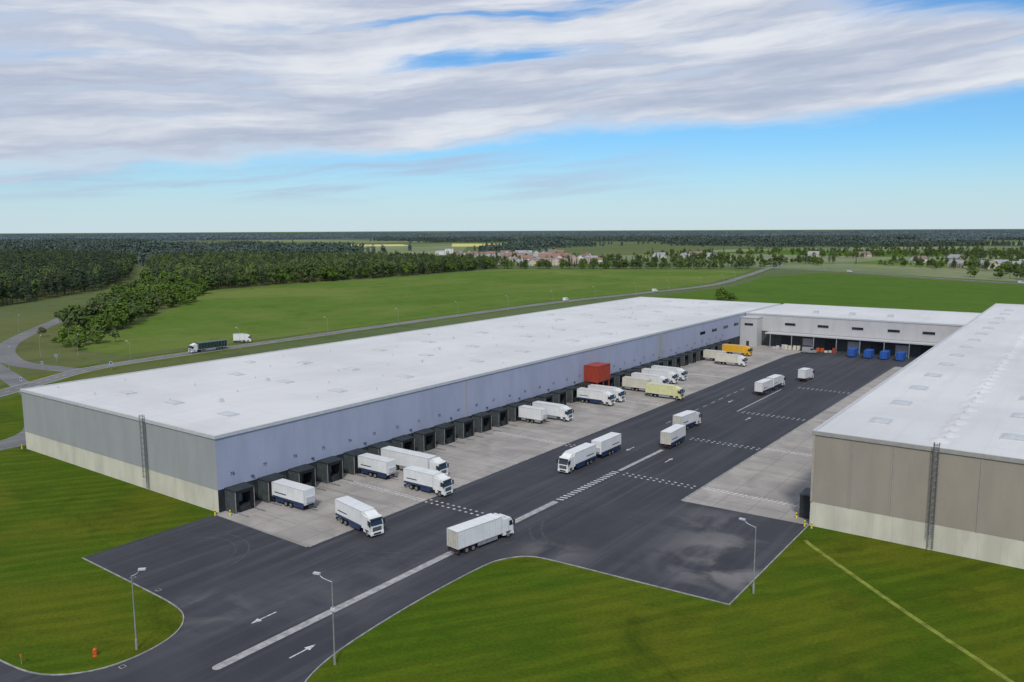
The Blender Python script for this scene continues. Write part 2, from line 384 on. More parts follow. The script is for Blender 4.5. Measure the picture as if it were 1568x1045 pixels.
def ladder(x,y,h,name,W):
    b=MB()
    for dx in (-.35,.35): b.box(x+dx-.05,x+dx+.05,y-.35,y-.25,.3,h+1.1,ladd_m)
    z=.6
    while z<h+1: b.box(x-.33,x+.33,y-.32,y-.28,z,z+.05,ladd_m); z+=.4
    z=2.8
    while z<h+1.1:
        pts=[(x+.45*math.cos(a),y-.35-.75*abs(math.sin(a))*1.0,z) for a in [math.pi*i/8 for i in range(9)]]
        b.tube(pts,.04,ladd_m,5); z+=1.1
    for a in (.5,1.2,1.57,1.95,2.6):
        b.box(x+.45*math.cos(a)-.025,x+.45*math.cos(a)+.025,y-.35-.75*math.sin(a)-.02,y-.35-.75*math.sin(a)+.02,2.8,h+1.1,ladd_m)
    par(b.obj(name),W)
ladd_m=simple('ladder_dark_steel',(.17,.175,.18),.5,.15,metal=.3)
ladder(-147.3,82,H1,'wall_ladder',W1)
docks=[85.4+7.1*k for k in range(34)]
b=MB()
for k,yc in enumerate(docks):
    x0=FX; x1=-121.6; hw_=2.05
    T=4.35
    b.box(x0,x1,yc-hw_,yc-hw_+.18,.0,T-.3,frame_m,skip=('b',)); b.box(x0,x1,yc+hw_-.18,yc+hw_,.0,T-.3,frame_m,skip=('b',))
    b.prism([(x0,T),(x0,T-.3),(x1+.12,T-.3),(x1+.12,T-.12)],yc-hw_-.08,yc+hw_+.08,dark_m)
    b.box(x0,x1-.1,yc-hw_+.18,yc+hw_-.18,0,1.1,dark_m)
    b.box(x1-.35,x1+.05,yc-hw_+.18,yc-hw_+.75,1.12,T-.31,darker_m); b.box(x1-.35,x1+.05,yc+hw_-.75,yc+hw_-.18,1.12,T-.31,darker_m)
    b.box(x1-.36,x1+.06,yc-hw_+.76,yc+hw_-.76,3.55,T-.32,darker_m)
    b.box(x0+.4,x0+.46,yc-1.25,yc+1.25,1.12,4.0,frame_m if k%3 else trimd_m)
    for s in (-1,1):
        b.box(x1,x1+.25,yc+s*1.35-.18,yc+s*1.35+.18,.55,1.05,darker_m)
        b.box(x1-.05,x1+.02,yc+s*(hw_-.09)-.07,yc+s*(hw_-.09)+.07,.02,T-.32,trimd_m)
        b.tube([(x1+.3,yc+s*1.75,.25),(x1+3.2,yc+s*1.75,.25)],.09,steel_m,6)
par(b.obj('dock_houses'),W1)
for k,yc in enumerate(docks):
    cu=bpy.data.curves.new('dock_number','FONT'); cu.body=str(78-k); cu.size=.95; cu.align_x='CENTER'; cu.materials.append(dark_m)
    o=bpy.data.objects.new('dock_number',cu); root.objects.link(o); o.rotation_euler=(math.pi/2,0,math.pi/2); o.location=(FX+.09,yc-.3,6.2); par(o,W1)
b=MB()
for y in (296,308,320,332): b.box(FX+.04,FX+.12,y,y+5,9.2,10.3,glass_m)
for y in (152,223,266,290): b.box(FX+.05,FX+.22,y,y+.16,4.4,H1-.4,trimd_m)
b.box(FX+.05,FX+.16,259,262.5,4.4,H1-.5,clad_end)
for k in range(17): b.box(FX+.06,FX+.4,89+k*14.2,89.5+k*14.2,5.0,5.25,frame_m)
par(b.obj('facade_details'),W1)

# connecting building
W2=empty('connecting_building',(-80,370,0))
b=MB()
b.box(FX+.3,-37.2,345.5,398,0,6.4,{'-y':frame_m,'+x':clad_conn,'+y':clad_conn,'-x':clad_conn,'b':dark_m,'t':dark_m},skip=('b','t'))
b.box(FX+.3,-37.2,345.3,398,6.4,13.4,clad_conn,skip=('b','t'))
b.box(FX+.25,-37.25,345.2,398.1,13.4,13.65,roof_m); b.box(FX+.3,-37.3,345.1,345.5,13.3,13.9,trim_m); b.box(FX+.3,-37.3,397.8,398.2,13.3,13.9,trim_m)
b.box(FX+.2,-117,339,345.15,0,12.2,clad_conn,skip=('b',)); b.box(FX+.15,-116.8,338.8,345.1,12.2,12.5,trim_m)
b.box(-121.5,-120.3,338.93,338.98,0.1,2.3,dark_m); b.box(-122.5,-118.8,338.93,338.98,9,10,glass_m)
for x in (-105,-91.5,-78,-64.5,-52): b.box(x-2.2,x+2.2,345.2,345.28,9.3,10.4,glass_m); b.box(x-2.35,x+2.35,345.21,345.25,9.15,10.55,trim_m)
b.box(-114,-39,340.5,345.28,5.8,6.3,trim_m)
for x in range(-112,-38,9): b.box(x,x+.3,340.8,341.1,0,5.8,steel_m)
for x in range(-110,-42,9): b.box(x+1.5,x+6,345.3,345.42,.05,4.4,trim_m if x%2 else dark_m)
for x in (-100,-85,-70): b.box(x,x+2,360,362,13.65,14.8,trim_m)
par(b.obj('walls_and_roof'),W2)

# right warehouse
W3=empty('warehouse_building',(10,250,0)); H3=16.3; X3=-36.9
b=MB()
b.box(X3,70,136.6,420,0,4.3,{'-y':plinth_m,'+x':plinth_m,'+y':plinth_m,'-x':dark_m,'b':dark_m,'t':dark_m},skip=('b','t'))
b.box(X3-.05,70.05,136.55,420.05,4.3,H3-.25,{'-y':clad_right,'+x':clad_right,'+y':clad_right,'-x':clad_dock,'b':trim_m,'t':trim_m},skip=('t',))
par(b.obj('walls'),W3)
b=MB(); b.box(X3-.1,70.1,136.5,420.1,H3-.25,H3,roof_m,skip=('b',))
for (x0,x1,y0,y1) in [(X3-.25,70.2,136.35,136.75),(X3-.25,X3+.15,136.75,420),(X3,70,419.9,420.3)]: b.box(x0,x1,y0,y1,H3-.4,H3+.22,trimd_m if y1<140 else trim_m)
par(b.obj('roof'),W3)
b=MB()
y=151
while y<400:
    for x in (-29.5,-9.5,9,29): dome(b,x,y+(x>0)*9,H3,3.4,4.2)
    y+=18.2
y=142
while y<410:
    for s in (0,1):
        N=8; rr_=1.6+random.random()*.5
        cx=-18.6+s*.5+random.uniform(-.3,.3); cy=y+s*5.5+random.uniform(-.8,.8)
        for i in range(N):
            a0=math.pi*2*i/N; a1=math.pi*2*(i+1)/N
            b.face([(cx,cy,H3+.5),(cx+rr_*math.cos(a0),cy+2.6*math.sin(a0),H3+.01),(cx+rr_*math.cos(a1),cy+2.6*math.sin(a1),H3+.01)],roof_m)
    y+=11
b.box(-18.75,-18.35,138,415,H3,H3+.12,trim_m)
par(b.obj('skylights_and_ridge'),W3)
ladder(-18.4,136.6,H3,'wall_ladder',W3)
b=MB()
for x in (-30.6,-24.4,-12.3,-6.1,0.1): b.box(x-.06,x+.06,136.47,136.57,4.3,H3-.4,trimd_m)
b.box(X3-.02,X3+.35,136.4,136.6,4.3,H3-.4,simple('corner_flashing',(.34,.31,.27),.5,.1))
for yc in (141.5,150,157.1,164.2,171.3,178.4,190,200,210,220,230,240,250,260,270,280,290,300):
    b.box(X3-2.6,X3,yc-2,yc-1.8,0,4.1,dark_m,skip=('b',)); b.box(X3-2.6,X3,yc+1.8,yc+2,0,4.1,dark_m,skip=('b',)); b.box(X3-2.7,X3,yc-2.05,yc+2.05,4.1,4.35,frame_m)
    b.box(X3-2.5,X3,yc-1.8,yc+1.8,0,1.1,darker_m)
    b.box(X3-2.62,X3-2.2,yc-1.79,yc-1.3,1.1,4.1,darker_m); b.box(X3-2.62,X3-2.2,yc+1.3,yc+1.79,1.1,4.1,darker_m)
par(b.obj('dock_and_trim'),W3)

# ------------------------------------------------------------------ vehicles
def wheel(b,x,y,r=.5,w=.32,side=1):
    b.cyl((x,y if side<0 else y-w,r),r,w,'y',tyre_m,16)
    b.cyl((x,(y-.03) if side<0 else (y-.02),r),r*.55,.05,'y',hub_m,12)
    b.cyl((x,(y-.06) if side<0 else (y-.02),r),r*.2,.08,'y',chassis_m,8)
def axle(b,x,r=.5,dual=True):
    W_=1.22
    wheel(b,x,-W_,r,.34 if not dual else .55,-1); wheel(b,x,W_,r,.34 if not dual else .55,1)
    b.box(x-.1,x+.1,-.9,.9,r-.1,r+.1,chassis_m)
def boxbody(b,x0,x1,z0,z1,m,stripe=None,rear=None,w=1.27):
    b.box(x0,x1,-w,w,z0,z1,m)
    e=.07
    for y in (-w,w):
        s=-1 if y<0 else 1
        ya,yb=sorted((y-s*.01,y+s*.025))
        b.box(x0-.02,x1+.02,ya,yb,z1-e*1.3,z1+.02,trim_m); b.box(x0-.02,x1+.02,ya,yb,z0-.03,z0+.1,trim_m if not stripe else blue_m)
        b.box(x0-.02,x0+e,ya,yb,z0+.1,z1-e*1.3,trim_m); b.box(x1-e,x1+.02,ya,yb,z0+.1,z1-e*1.3,trim_m)
        n=max(2,int((x1-x0)/1.3))
        for i in range(1,n): 
            xx=x0+(x1-x0)*i/n; yc,yd=sorted((y,y+s*.008)); b.box(xx-.015,xx+.015,yc,yd,z0+.12,z1-.12,trim_m)
        if stripe:
            yc,yd=sorted((y,y+s*.012)); b.box(x0+.1,x1-.1,yc,yd,z0+.11,z0+.38,blue_m)
            yc,yd=sorted((y,y+s*.014)); b.box(x0+.8,x0+(x1-x0)*.45,yc,yd,z0+.95,z0+1.15,blue_m)
    rm=rear or m
    b.box(x0-.03,x0,-w+.08,-.02,z0+.1,z1-.1,rm); b.box(x0-.03,x0,.02,w-.08,z0+.1,z1-.1,rm)
    for y in (-.85,-.3,.3,.85): b.box(x0-.06,x0-.03,y-.02,y+.02,z0+.12,z1-.12,steel_m)
    b.box(x0-.055,x0-.025,-w,-w+.09,z0,z1,trim_m); b.box(x0-.055,x0-.025,w-.09,w,z0,z1,trim_m); b.box(x0-.06,x0-.02,-w,w,z1-.09,z1+.02,trim_m)
    n=int((x1-x0)/1.2)
    for i in range(1,n): xx=x0+(x1-x0)*i/n; b.box(xx-.02,xx+.02,-w+.05,w-.05,z1,z1+.012,trim_m)
    b.box(x0+.02,x0+.14,-1.15,1.15,.5,.68,chassis_m)
    for y in (-1.0,1.0): b.box(x0-.01,x0+.02,y-.18,y+.18,.53,.65,lamp_red)
    b.box(x0+.1,x1-.1,-.5,.5,.82,z0-.02,chassis_m)
    for y in (-1.18,1.18): b.box(x0+.05,x0+.5,y-.06,y+.06,.35,.8,chassis_m)
def cab(b,x0,m,high=3.35,defl=True):
    x1=x0+2.3; w=1.22
    prof=[(x0,.62),(x1-.05,.55),(x1,.75),(x1,1.95),(x1-.38,3.05),(x1-.62,high),(x0,high)]
    b.prism(prof,-w,w,[chassis_m,m,m,m,m,m,m],caps=m)
    a=(x1+.012,2.0); c=(x1-.36,3.02)
    b.face([(a[0],-1.12,a[1]),(a[0],1.12,a[1]),(c[0],1.05,c[1]),(c[0],-1.05,c[1])],glass_m)
    b.box(x1-.42,x1-.02,-1.15,1.15,3.02,3.14,dark_m)
    b.box(x1,x1+.02,-.85,.85,1.05,1.75,dark_m); 
    for z in (1.2,1.38,1.56): b.box(x1+.02,x1+.035,-.8,.8,z,z+.05,steel_m)
    b.box(x1-.1,x1+.08,-1.24,1.24,.42,.95,m); b.box(x1+.08,x1+.1,-.7,.7,.5,.8,dark_m)
    for s in (-1,1):
        b.box(x1+.08,x1+.11,*sorted((s*.78,s*1.18)),.62,.86,lamp_clear)
        ya,yb=sorted((s*w,s*(w+.012)))
        b.prism([(x1-.95,2.0),(x1-.12,2.0),(x1-.36,2.85),(x1-.95,2.85)],ya,yb,glass_m)
        b.box(x1-1.1,x1-1.08,ya,yb,.9,2.95,dark_m); b.box(x1-.1,x1-.08,ya,yb,.9,1.95,dark_m)
        yc,yd=sorted((s*(w+.04),s*(w+.32)))
        b.box(x1-.12,x1+.06,yc,yd,2.0,2.85,dark_m)
        b.box(x1-.1,x1-.02,*sorted((s*w,s*(w+.1))),2.8,2.86,dark_m)
        b.box(x1-1.75,x1-.65,*sorted((s*(w-.02),s*(w+.04))),.98,1.16,dark_m)
        b.box(x1-.62,x1-.35,*sorted((s*(w-.1),s*(w+.03))),.35,.55,chassis_m)
        yc,yd=sorted((s*.95,s*1.2)); b.box(x0-.45,x0,yc,yd,1.1,high+.25,m)
    b.box(x1-1.7,x1-.7,-1.0,1.0,.45,.62,chassis_m)
    if defl:
        b.prism([(x0-.02,high),(x1-.9,high),(x0+.35,high+.5),(x0-.02,high+.55)],-1.05,1.05,m)
    axle(b,x1-1.2,.5,False)
def make(name,x,y,ang,kind,L=None,bm=None,cm=None,stripe=False,rear=None,top=3.95):
    """x,y = rear centre; ang heading degrees (0=+X, 90=+Y)"""
    b=MB(); bm=bm or white_m; cm=cm or white_m
    if kind=='rigid':
        L=L or 11.5; xb=L-2.75
        boxbody(b,0,xb,1.15,top,bm,stripe,rear); b.box(.3,L-.4,-.45,.45,.65,.95,chassis_m)
        cab(b,L-2.3,cm); 
        for xx in ((1.9,3.25) if L>9 else (2.0,)): axle(b,xx)
        for s in (-1,1): b.box(4.3 if L>9 else 3.2,L-3.6,*sorted((s*1.1,s*1.2)),.45,1.05,(blue_m if stripe else steel_m))
        b.box(xb,xb+.4,-.8,.8,2.5,3.7,white_m)
    elif kind=='trailer':
        L=L or 8.; boxbody(b,0,L,1.15,top,bm,stripe,rear)
        for xx in (L*.5-.7,L*.5+.65): axle(b,xx)
        for s in (-1,1): b.box(.8,L*.5-1.4,*sorted((s*1.1,s*1.2)),.5,1.05,blue_m if stripe else steel_m); b.box(L*.5+1.4,L-.4,*sorted((s*1.1,s*1.2)),.5,1.05,blue_m if stripe else steel_m)
        b.box(L,L+1.7,-.1,.1,.75,.9,chassis_m); b.box(L-.05,L+.35,-.9,.9,1.6,2.6,trim_m)
        b.box(L-1.2,L-1.05,-.6,.6,0.03,.85,chassis_m)
    elif kind=='semi':
        L=L or 16.5; TL=L-3.1; boxbody(b,0,TL,1.2,top+.05,bm,stripe,rear)
        cab(b,L-2.3,cm,3.4); b.box(TL-3,L-.4,-.45,.45,.65,.95,chassis_m)
        for xx in (1.8,3.1,4.4): axle(b,xx)
        axle(b,TL-1.3)
        for s in (-1,1): b.box(5.3,TL-3.2,*sorted((s*1.15,s*1.22)),.5,1.15,(blue_m if stripe else steel_m)); b.box(TL-4.2,TL-4.0,*sorted((s*.7,s*.85)),.05,1.15,chassis_m)
    elif kind=='van':
        b.prism([(0,.4),(5.4,.4),(5.6,.8),(5.5,1.15),(4.7,1.4),(4.0,2.2),(3.6,2.35),(.1,2.4),(0,2.2)],-.97,.97,bm)
        b.face([(4.72,-.85,1.42),(4.72,.85,1.42),(4.03,.8,2.2),(4.03,-.8,2.2)],glass_m)
        for s in (-1,1): b.prism([(3.2,1.4),(4.5,1.4),(3.95,2.05),(3.2,2.05)],*sorted((s*.97,s*.985)),glass_m)
        for xx in (1.1,4.6): wheel(b,xx,-.99,.35,.24,-1); wheel(b,xx,.99,.35,.24,1)
    return b.obj(name,loc=(x,y,.03),rotz=math.radians(ang))
D=-121.4
make('truck_trailer',D,92.4,0,'trailer',9.,stripe=True)
make('box_truck',-104.2,92.6,-12,'rigid',11.3,stripe=True)
make('semi_truck',D,120.6,0,'semi')
make('truck_trailer',D,114.0,0,'trailer',8.3,stripe=True)
make('box_truck',-107.4,112.8,0,'rigid',10.4,stripe=True)
make('box_truck',-78.3,91.8,81,'rigid',12.2,rear=reardoor_m,bm=white_m)
make('box_truck',-86.9,148.6,-90,'rigid',11.3,stripe=True)
make('truck_trailer',-86.9,160.0,-90,'trailer',9.,stripe=True)
make('truck_trailer',D,171.2,0,'trailer',7.2)
make('box_truck',D,177.6,0,'rigid',11.3)
make('box_truck',D,200.6,0,'rigid',11.2,stripe=True)
make('box_truck',D,206.8,0,'rigid',11.2,stripe=True)
make('truck_trailer',-119.4,224.6,0,'trailer',8.8,bm=cream_m)
make('box_truck',-108.8,219.6,0,'rigid',11.4,bm=paleyel_m,cm=paleyel_m)
make('box_truck',-120.4,232.5,0,'rigid',12)
make('box_truck',D,241.7,0,'rigid',12)
make('box_truck',D,248.8,0,'rigid',12)
make('truck_trailer',D,293.5,0,'trailer',8.2,bm=cream_m)
make('box_truck',-114.2,287.5,0,'rigid',11.3,bm=cream_m)
make('box_truck',D,312.6,0,'rigid',11.5,bm=yellow_m,cm=yellow_m)
make('truck_trailer',-81.2,238.6,88,'trailer',8,stripe=True)
make('box_truck',-81.0,248.4,88,'rigid',9.8,stripe=True)
make('box_truck',-77.3,268.8,86,'rigid',7.6)
make('truck_trailer',-77.9,167.0,92,'trailer',8.8,stripe=True,rear=reardoor_m)
make('box_truck',-82.6,183.6,86,'rigid',10.2,stripe=True,rear=reardoor_m)
make('semi_truck',-302.2,206.5,-92,'semi',bm=green_m)
make('box_truck',-315,219.5,50,'rigid',7.5)
make('van',-306,484,95,'van')
make('van',-238,991,-35,'van'); make('van',-60,866,-30,'van'); make('van',-292,596,80,'van')
make('van',-98,338,0,'van',bm=dark_m); make('van',-96,333,10,'van',bm=steel_m)

b=MB(); b.box(-124.4,-119.6,208.2,215.8,4.5,9.4,red_m)
for k in range(18): y=208.4+k*.42; b.box(-119.6,-119.52,y,y+.2,4.7,9.2,red_m)
for k in range(11): x=-124.2+k*.42; b.box(x,x+.2,208.12,208.2,4.7,9.2,red_m)
b.box(-124.4,-119.5,208.1,208.3,9.3,9.5,red_m); b.box(-119.7,-119.5,208.3,215.8,9.3,9.5,red_m)
for y in (208.4,211.9,215.4): b.box(-119.9,-119.65,y-.12,y+.12,.03,4.5,red_m)
b.obj('red_container')
for x in (-77,-71,-65.2,-59.5):
    b=MB(); b.box(x-1.25,x+1.25,332,338,.35,3.1,bluebin_m)
    for k in range(12): y=332.2+k*.48; b.box(x-1.33,x-1.25,y,y+.2,.4,3.0,bluebin_m); b.box(x+1.25,x+1.33,y,y+.2,.4,3.0,bluebin_m)
    b.box(x-1.3,x+1.3,331.9,332,.35,3.15,bluebin_m); b.box(x-1.1,x-.1,331.86,331.9,.5,2.9,bluebin_m); b.box(x-.02,x+.02,331.84,331.9,.4,3,steel_m)
    for y in (333,337): b.cyl((x-1.1,y,.2),.18,2.2,'x',tyre_m,8)
    b.obj('blue_container')
b=MB()
for k in range(16):
    x=-110+k*1.6+random.random()*.4; h=.6+random.random()*1.4; yy=338+random.random()*2
    b.box(x,x+1.2,yy,yy+.9,.03,h,random.choice([orange_m,cream_m,trim_m,red_m]))
b.obj('pallet_stacks')

# ------------------------------------------------------------------ street furniture
def lamp(x,y,h,ax,ay,arm=1.6,k=1.):
    b=MB(); b.cyl((0,0,0),.17*k,1.3,'z',steel_m,10,.14*k); b.cyl((0,0,1.3),.09*k,h-1.3-.6,'z',steel_m,10,.055*k)
    v=Vector((ax,ay,0)).normalized()
    pts=[Vector((0,0,h-.7))]+[Vector((0,0,h-.6))+v*arm*math.sin(t)+Vector((0,0,.7*(1-math.cos(t)))) for t in (.4,.8,1.2,1.57)]
    b.tube(pts,.05*k,steel_m,6)
    e=pts[-1]; q=math.atan2(v.y,v.x)
    o1=len(b.v); b.box(-.1,.75,-.17,.17,-.1,.1,trim_m); b.box(0,.65,-.13,.13,-.13,-.1,lamp_clear)
    M=Matrix.Translation(e)@Matrix.Rotation(q,4,'Z')
    for i in range(o1,len(b.v)): b.v[i]=tuple(M@Vector(b.v[i]))
    return b.obj('street_lamp',loc=(x,y,.01))
l1=lamp(-68.7,59.2,10.8,-.9,-.3); lamp(-90.8,47.6,10,.5,.5,.9); lamp(-35.6,105.6,10.2,-1,0)
for y in list(range(160,860,50)): 
    t=min(range(len(hw)),key=lambda i:abs(hw[i][1]-y)); lamp(hw[t][0]+6.5,y,9,-1,0,k=.6)
for x,y in [(-345,150),(-320,128),(-395,150),(-285,104),(-440,182),(-335,160)]: lamp(x,y,8.5,-.5,.5,k=.6)
b=MB(); b.box(-.25,.25,-.12,.12,6.6,6.95,white_m); b.cyl((0,0,6.4),.13,.7,'z',steel_m,8); b.obj('camera_box',parent=l1)
def bollard(x,y):
    b=MB(); b.cyl((0,0,0),.13,1.05,'z',bolly_m,12); b.cyl((0,0,1.05),.13,.06,'z',bolly_m,12,.05); b.cyl((0,0,.7),.135,.15,'z',dark_m,12); b.cyl((0,0,0),.2,.06,'z',kerb_m,12); b.obj('bollard',loc=(x,y,.02))
for p in [(-124.0,80.8),(-121.6,82.2),(-200.2,81.3),(-37.4,135.6),(-36.2,135.4),(-39.7,138.6)]: bollard(*p)
b=MB(); b.cyl((0,0,0),.2,.75,'z',orange_m,12); b.cyl((0,0,.75),.24,.08,'z',orange_m,12); b.cyl((0,0,.83),.2,.2,'z',orange_m,12,.05); b.cyl((-.34,0,.5),.09,.68,'x',orange_m,8); b.cyl((0,-.32,.5),.11,.3,'y',orange_m,8); b.cyl((0,0,0),.28,.08,'z',orange_m,12)
b.obj('fire_hydrant',loc=(-93.4,43.9,.01))
b=MB(); b.cyl((0,0,0),.04,1.0,'z',steel_m,8); b.box(-.2,.2,-.03,.03,.95,1.25,orange_m); b.obj('marker_post',loc=(-98.5,37.9,.01))
for x,y in [(-104,58.2),(-88.4,44.5),(-111,58.4)]:
    b=MB(); b.box(-.35,.35,-.35,.35,0,.02,kerb_m); b.box(-.25,.25,-.25,.25,.02,.04,chassis_m); b.obj('drain_cover',loc=(x,y,.012))
for x,y,a in [(-312,136,.3),(-290,150,1.0),(-325,147,.6),(-282,116,.2),(-300,1010,0),(-262,985,0)]:
    b=MB(); b.cyl((0,0,0),.05,2.6,'z',steel_m,8); b.box(-.5,.5,-.03,.0,2.1,3.1,white_m); b.box(-.4,.4,-.035,-.03,2.2,3.0,bluebin_m); b.obj('traffic_sign',loc=(x,y,0),rotz=a)

# ------------------------------------------------------------------ trees
def foliage(name,c1,c2,c3):
    m,t,b=newmat(name)
    oi=t.node('ShaderNodeObjectInfo').outputs['Random']; p=pos(t)
    n=t.noise(p,.25,3,.7); n2=t.noise(p,.012,3,.6)
    col=t.mix(t.ss(n,.35,.65),c1,c2); col=t.mix(t.math('MULTIPLY',oi,.75),col,c3)
    col=t.mix(t.ss(n2,.45,.62,0,.5),col,tuple(x*1.6 for x in c2))
    t.put(b.inputs['Base Color'],col); b.inputs['Roughness'].default_value=.9; b.inputs['Specular IOR Level'].default_value=.1
    return m
fol_a=foliage('broadleaf_foliage',(.058,.095,.030),(.086,.126,.040),(.094,.115,.048))  # leaf green with extra blue painted in for distance haze
fol_b=foliage('light_foliage',(.060,.110,.018),(.095,.150,.026),(.075,.115,.030))
fol_c=foliage('conifer_foliage',(.032,.054,.034),(.046,.072,.042),(.062,.078,.044))  # dark conifer green, blue raised to paint haze over the left forest
fol_d=foliage('far_foliage_haze_tint',(.058,.086,.078),(.070,.100,.088),(.086,.110,.092))  # aerial haze painted into the leaf colour: lighter and bluer
fol_e=foliage('horizon_foliage_haze_tint',(.105,.145,.165),(.120,.160,.180),(.13,.170,.185))  # strongest painted haze: pale blue-grey leaf colour for the horizon belt
bark=simple('bark',(.09,.075,.065),.9,.3,2)
def leafquads(b,c,rad,n,size,m,flat=1.,r=None):
    r=r or random
    for _ in range(n):
        d=Vector((r.gauss(0,1),r.gauss(0,1),r.gauss(0,1))).normalized(); d2=d*rad*(.65+.4*r.random()); d2.z*=flat
        P=Vector(c)+d2; nrm=(d+Vector((r.uniform(-.7,.7),r.uniform(-.7,.7),r.uniform(-.2,.9)))).normalized()
        q=nrm.to_track_quat('Z','Y').to_matrix()@Matrix.Rotation(r.random()*6.28,3,'Z'); s=size*(.6+.8*r.random())
        b.face([P+q@Vector((s*(.5+.2*r.random()),0,0)),P+q@Vector((.1*s,s*.45,.1*s)),P+q@Vector((-s*.5,.1*s,0)),P+q@Vector((0,-s*.45,.08*s))],m)
def broadleaf(name,h,w,m,nl=10,n=44,size=1.25):
    b=MB(); b.cyl((0,0,0),.28*h/14,h*.55,'z',bark,7,.12*h/14)
    for _ in range(nl):
        a=random.random()*6.28; rr=w*.5*random.random()**.6; z=h*(.32+.55*random.random()); rr*=1-.5*max(0,(z/h-.55)/.45)
        c=(rr*math.cos(a),rr*math.sin(a),z); b.tube([(0,0,z*.55),c],.07,bark,4)
        leafquads(b,c,w*.27*(.7+.5*random.random()),n,size,m,.8)
    leafquads(b,(0,0,h*.86),w*.22,n,size,m,1.)
    return b.obj(name,link=False)
def conifer(name,h,w,m,size=1.1):
    b=MB(); b.cyl((0,0,0),.22,h*.95,'z',bark,6,.04)
    z=h*.28
    while z<h:
        R_=w*.5*(1-(z-h*.28)/(h*.74))**.8*(.8+.4*random.random())+.15
        k=max(4,int(R_*8))
        for i in range(k):
            a=random.random()*6.28; rr=R_*(.35+.7*random.random()); P=Vector((rr*math.cos(a),rr*math.sin(a),z-rr*.25+random.uniform(-.3,.3)))
            q=(Vector((math.cos(a)*.5,math.sin(a)*.5,1))).to_track_quat('Z','Y').to_matrix()@Matrix.Rotation(random.random()*6.28,3,'Z'); s=size*(.7+.7*random.random())
            b.face([P+q@Vector((s*.6,0,0)),P+q@Vector((0,s*.4,0)),P+q@Vector((-s*.6,0,0)),P+q@Vector((0,-s*.4,0))],m)
        z+=h*.045
    return b.obj(name,link=False)
def coll(name,objs):
    c=bpy.data.collections.new(name)
    for o in objs: c.objects.link(o)
    return c
C_mix=coll('mixed_tree_kinds',[broadleaf('broadleaf_tree',15,9.5,fol_a),broadleaf('broadleaf_tree',17,8.5,fol_a),broadleaf('broadleaf_tree',13,9,fol_b),conifer('spruce_tree',19,6,fol_c)])
C_con=coll('conifer_tree_kinds',[conifer('spruce_tree',20,6.5,fol_c),conifer('spruce_tree',23,7,fol_c),conifer('pine_tree',18,7.5,fol_c),broadleaf('birch_tree',18,8,fol_a,10,46)])
C_brd=coll('hedge_tree_kinds',[broadleaf('broadleaf_tree',12,8,fol_b),broadleaf('broadleaf_tree',9,8,fol_b,9,50),broadleaf('broadleaf_tree',11,7,fol_a),broadleaf('bush',5,6,fol_b,8,40,.8)])
def tile(name,m,n=80,S=90.,h=(11,19)):
    b=MB(); r=random
    for _ in range(n):
        x=r.gauss(0,S*.55); y=r.gauss(0,S*.55); H=r.uniform(*h); w=r.uniform(3,5.5)
        leafquads(b,(x,y,H*.62),w,10,4.4,m,H*.36/w); leafquads(b,(x,y,H*.88),w*.5,5,2.6,m,1.2)
        b.face([(x-w,y,0),(x+w,y,0),(x+w*.6,y,H*.7),(x-w*.6,y,H*.7)],m)
        b.face([(x,y-w,0),(x,y+w,0),(x,y+w*.6,H*.7),(x,y-w*.6,H*.7)],m)
    return b.obj(name,link=False)
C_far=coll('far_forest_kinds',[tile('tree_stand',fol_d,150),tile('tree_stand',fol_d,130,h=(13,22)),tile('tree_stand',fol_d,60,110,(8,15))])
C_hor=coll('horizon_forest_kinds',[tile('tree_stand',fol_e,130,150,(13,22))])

def inst(name,pts,col,smin=.75,smax=1.25):
    me=bpy.data.meshes.new(name); me.from_pydata([(p[0],p[1],0) for p in pts],[],[])
    a=me.attributes.new('sc','FLOAT','POINT'); a.data.foreach_set('value',rng.uniform(smin,smax,len(pts)).astype(np.float32))
    a=me.attributes.new('rz','FLOAT','POINT'); a.data.foreach_set('value',rng.uniform(0,6.28,len(pts)).astype(np.float32))
    a=me.attributes.new('ix','INT','POINT'); a.data.foreach_set('value',rng.integers(0,len(col.objects),len(pts)).astype(np.int32))
    o=bpy.data.objects.new(name,me); root.objects.link(o)
    ng=bpy.data.node_groups.new(name+'_scatter','GeometryNodeTree')
    ng.interface.new_socket('Geometry',in_out='INPUT',socket_type='NodeSocketGeometry'); ng.interface.new_socket('Geometry',in_out='OUTPUT',socket_type='NodeSocketGeometry')
    N=ng.nodes; L=ng.links; gi=N.new('NodeGroupInput'); go=N.new('NodeGroupOutput')
    ip=N.new('GeometryNodeInstanceOnPoints'); ci=N.new('GeometryNodeCollectionInfo'); ci.inputs['Collection'].default_value=col; ci.inputs['Separate Children'].default_value=True; ci.inputs['Reset Children'].default_value=True
    def at(n,t):
        x=N.new('GeometryNodeInputNamedAttribute'); x.data_type=t; x.inputs['Name'].default_value=n; return x.outputs['Attribute']
    cx=N.new('ShaderNodeCombineXYZ'); L.new(at('rz','FLOAT'),cx.inputs[2])
    L.new(gi.outputs[0],ip.inputs['Points']); L.new(ci.outputs[0],ip.inputs['Instance']); ip.inputs['Pick Instance'].default_value=True
    L.new(at('ix','INT'),ip.inputs['Instance Index']); L.new(cx.outputs[0],ip.inputs['Rotation']); L.new(at('sc','FLOAT'),ip.inputs['Scale']); L.new(ip.outputs[0],go.inputs[0])
    md=o.modifiers.new('scatter','NODES'); md.node_group=ng
    return o
def inpoly(P,poly):
    x,y=P[:,0],P[:,1]; c=np.zeros(len(P),bool); j=len(poly)-1
    for i in range(len(poly)):
        xi,yi=poly[i]; xj,yj=poly[j]
        c^=((yi>y)!=(yj>y))&(x<(xj-xi)*(y-yi)/(yj-yi+1e-9)+xi); j=i
    return c
